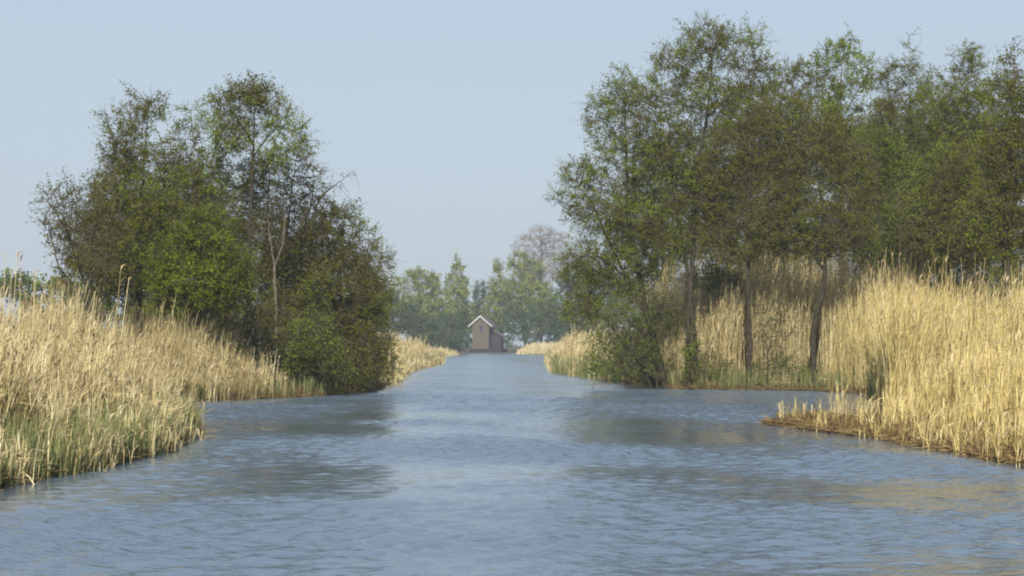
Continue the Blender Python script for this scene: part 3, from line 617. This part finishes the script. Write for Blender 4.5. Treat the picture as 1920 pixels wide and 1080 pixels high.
def litter(label, seed, side, n, y0, y1, dmin, dmax):
    rng = np.random.default_rng(seed); y = rng.uniform(y0, y1, n); d = rng.uniform(dmin, dmax, n); x = (XR(y) + d) if side > 0 else (XL(y) - d)
    k = (ground_z(x, y) > -.06) & ~((side > 0) & (y > 40.5) & (y < 48) & (d > .35 + .8 * rng.uniform(size=n)) & (x < 9)); x, y = x[k], y[k]; n = len(x); a = rng.uniform(0, 6.28, n); L_ = rng.uniform(.08, .5, n)
    p0 = np.stack([x, y, np.maximum(ground_z(x, y), 0) + rng.uniform(0, .10, n)], 1); dd = np.stack([np.cos(a) * L_, np.sin(a) * L_ * .5, np.abs(rng.normal(0, .09, n)) * (rng.uniform(size=n) < .6)], 1)
    up_ = rng.uniform(size=n) < (.25 if side < 0 else .25 * (1 - .9 * ((y > 40) & (y < 48)))); dd[up_] = np.stack([rng.normal(0, .05, up_.sum()), rng.normal(0, .05, up_.sum()), rng.uniform(.06, .35, up_.sum())], 1)   # broken upright stubs
    V, F_ = prisms(p0, p0 + dd, np.full(n, .011), np.full(n, .007), 3)
    tag(link('reed_litter', new_mesh('reed_litter', V, F_, [M_LITTER], tint=np.repeat(np.clip(rng.normal(.45, .3, n), 0, 1), 6))), label, 'litter', None, 'stuff')
litter('rusty brown litter of broken reeds on the low spit and the mud shore', 141, 1, 11000, 27, 48, -.25, 1.5)
litter('thin line of dead reed litter at the waterline of the near straw reeds', 142, -1, 5000, 22, 44.4, -.2, .7)
litter('dark brown litter and stubs at the waterline under the trees of the wood', 143, 1, 5000, 72, 92, -.2, 1.0)
litter('pale line of dead reed litter along the cove below the copse', 144, -1, 4000, 60, 82, -.2, .6)
# ---- single reeds one can tell apart
def single(label, px, py_base, hpx, lean, seed, n=1, spread=.04, group=None, z=None, plume=0, D=None, wd=.012, name='tall_reed', tint=.8, leaf=2):
    D = D or CAM_H * F_PX / (py_base - 645); x = W(px, 700, D)[0]; rng = np.random.default_rng(seed)
    xs = rng.normal(0, spread, n); ys = rng.normal(0, spread, n); h = hpx * D / F_PX * rng.uniform(.85, 1.0, n)
    me = reed_mesh(name, xs, ys, h, rng, lean=.03, width=wd, nleaf=leaf, plume=plume, tint_mid=tint, z=np.full(n, -.1 if z is None else 0.0), wind=lean, leaf_len=.25)
    o = link(name, me); o.location = (x, D, 0 if z is None else float(ground_z(x, D))); tag(o, label, 'reed', group); return o
gs = 'pale reed tufts standing in the water on the low spit'
for k, (px, hp, lab) in enumerate([(1463, 62, 'lone reed tuft at the very tip of the low spit'), (1497, 48, 'short stout reed tuft, second from the spit tip'),
                                   (1512, 56, 'bright reed tuft just past the short stout one on the spit'), (1543, 50, 'thin reed tuft midway along the open part of the spit'),
                                   (1565, 58, 'reed tuft with dark foot halfway along the spit'), (1583, 66, 'tall reed tuft on the spit before the pair near the bed'),
                                   (1606, 74, 'tallest pale reed tuft of the spit'), (1622, 60, 'reed tuft nearest to the short broken reeds')]):
    single(lab, px, 797 + k * 1.2, hp, (.0, 0), 200 + k, n=5, spread=.065, group=gs, wd=.010, name='reed_tuft', tint=.62, leaf=3)
single('pale broken reed leaning across the near reeds down to the water', 78, 905, 66, (-1.15, 0), 220, n=1, spread=.0, D=25.9, wd=.013, leaf=0, tint=1.0)
gt = 'tall single reeds against the sky'
for k, (px, top, ln, lab) in enumerate([(8, 452, (.04, 0), 'tall reed with pale head against the sky at the picture edge'), (26, 425, (.04, 0), 'tall reed with reddish brown head highest against the sky'),
                                        (62, 452, (.03, 0), 'thin tall reed against the sky before the half bare tree'), (118, 505, (.06, 0), 'tan plumed reed leaning before the half bare tree'),
                                        (158, 520, (.06, 0), 'tan plumed reed in front of the dark first tree of the copse'), (212, 470, (.09, 0), 'reed with pale nodding head against the dark copse')]):
    D = 34 + k * 1.5; x = W(px, 700, D)[0]; gz = float(ground_z(x, D)); hp = (W(px, top, D)[2] - gz) / D * F_PX
    single(lab, px - 8, 0, hp, ln, 230 + k, n=2, spread=.05, group=gt, z=1, D=D, plume=1.01, wd=.010, leaf=4, tint=.6)

# ---------------------------------------------------------------- the hut at the channel end
def plain(name, c, rough=.8, noise=(3, .2)): return mat(name, [(0, c), (1, c)], rough, noise=noise)
def prism_mesh(name, prof, y0, y1, m):
    """a profile in x,z pushed along y"""
    n = len(prof); V = [(x, y0, z) for x, z in prof] + [(x, y1, z) for x, z in prof]
    me = bpy.data.meshes.new(name); me.from_pydata(V, [], [tuple(range(n))[::-1], tuple(range(n, 2 * n))] + [(i, (i + 1) % n, (i + 1) % n + n, i + n) for i in range(n)])
    me.update(); me.materials.append(m)
    import bmesh
    b = bmesh.new(); b.from_mesh(me); bmesh.ops.recalc_face_normals(b, faces=b.faces); b.to_mesh(me); b.free(); return me
def boxm(name, x0, x1, y0, y1, z0, z1, m): return prism_mesh(name, [(x0, z0), (x1, z0), (x1, z1), (x0, z1)], y0, y1, m)
def hut():
    D = 402; s = D / F_PX; c = W(902, 660, D); r = bpy.data.objects.new('water_hut', None); C.objects.link(r); r.location = (c[0], D, 0); r.rotation_euler = (0, 0, math.radians(-12)); r.scale = (.95, 1, 1)
    tag(r, 'tall narrow weathered wooden hut with white roof edges at the channel end', 'hut')
    wall = plain('weathered_boards', (.095, .08, .06), noise=(2.5, .25)); dark = plain('tarred_wood', (.035, .03, .035)); white = plain('white_paint', (.42, .43, .40), noise=(5, .05)); roofm = plain('old_tiles', (.10, .09, .10))
    glass = plain('dark_glass', (.03, .035, .05), .1)
    link('wall', prism_mesh('wall', [(-2.0, .9), (1.75, .9), (1.75, 5.9), (-.12, 7.4), (-2.0, 5.9)], 0, 4.6, wall), r)
    rf = link('roof', prism_mesh('roof', [(-2.75, 5.42), (-2.75, 5.62), (-.12, 7.82), (2.5, 5.62), (2.5, 5.42), (-.12, 7.50)], -.35, 5, roofm), r)
    link('bargeboard', prism_mesh('bargeboard', [(-2.85, 5.40), (-2.85, 5.68), (-.12, 7.93), (2.6, 5.68), (2.6, 5.40), (-.12, 7.55)], -.43, -.352, white), rf)
    win = link('window', boxm('window', -.37, .37, -.06, .05, 4.45, 5.85, roofm), r); link('pane', boxm('pane', -.28, .28, -.08, -.061, 4.57, 5.73, glass), win)
    for zc in (.9, 2.6, 4.3): link('board', boxm('board', -2.03, 1.78, -.04, -.002, zc, zc + .12, wall), r)
    d = link('door', boxm('door', 1.752, 1.83, 1.0, 2.1, 1.0, 3.2, dark), r); link('handle', boxm('handle', 1.832, 1.88, 1.1, 1.16, 2.0, 2.15, white), d)
    an = link('annex', prism_mesh('annex', [(1.84, .9), (4.0, .9), (4.0, 3.6), (1.84, 4.9)], 2.2, 4.5, dark), r)
    link('roof', prism_mesh('annex_roof', [(1.84, 4.92), (4.4, 3.38), (4.4, 3.56), (1.84, 5.12)], 1.9, 4.8, roofm), an)
    link('platform', boxm('platform', -2.4, 4.8, -.9, 5.2, .62, .88, dark), r)
    for px_ in (-2.1, .2, 2.4, 4.5):
        for py_ in (-.7, 4.9): link('post', boxm('post', px_ - .12, px_ + .12, py_ - .12, py_ + .12, -.6, .618, dark), r)
    for py_ in (-.82, 5.05): link('skirt', boxm('skirt', -2.35, 4.75, py_, py_ + .08, .05, .617, dark), r)
hut()

# ---------------------------------------------------------------- air
def haze():
    me = bpy.data.meshes.new('haze'); x, y0, y1, z0, z1 = 1600, -80, 1560, -2.0, 36
    V = [(a, b, c) for c in (z0, z1) for b in (y0, y1) for a in (-x, x)]
    me.from_pydata(V, [], [(0, 2, 3, 1), (4, 5, 7, 6), (0, 1, 5, 4), (2, 6, 7, 3), (0, 4, 6, 2), (1, 3, 7, 5)]); me.update()
    m = bpy.data.materials.new('haze'); m.use_nodes = True; t = m.node_tree; t.nodes.remove(t.nodes['Principled BSDF'])
    v = t.nodes.new('ShaderNodeVolumePrincipled'); v.inputs['Color'].default_value = (.86, .93, 1, 1); v.inputs['Density'].default_value = .00038; v.inputs['Anisotropy'].default_value = .2
    t.links.new(v.outputs[0], t.nodes['Material Output'].inputs['Volume']); me.materials.append(m)
    tag(link('haze', me), 'thin pale haze in the air', 'haze', None, 'stuff')
haze()
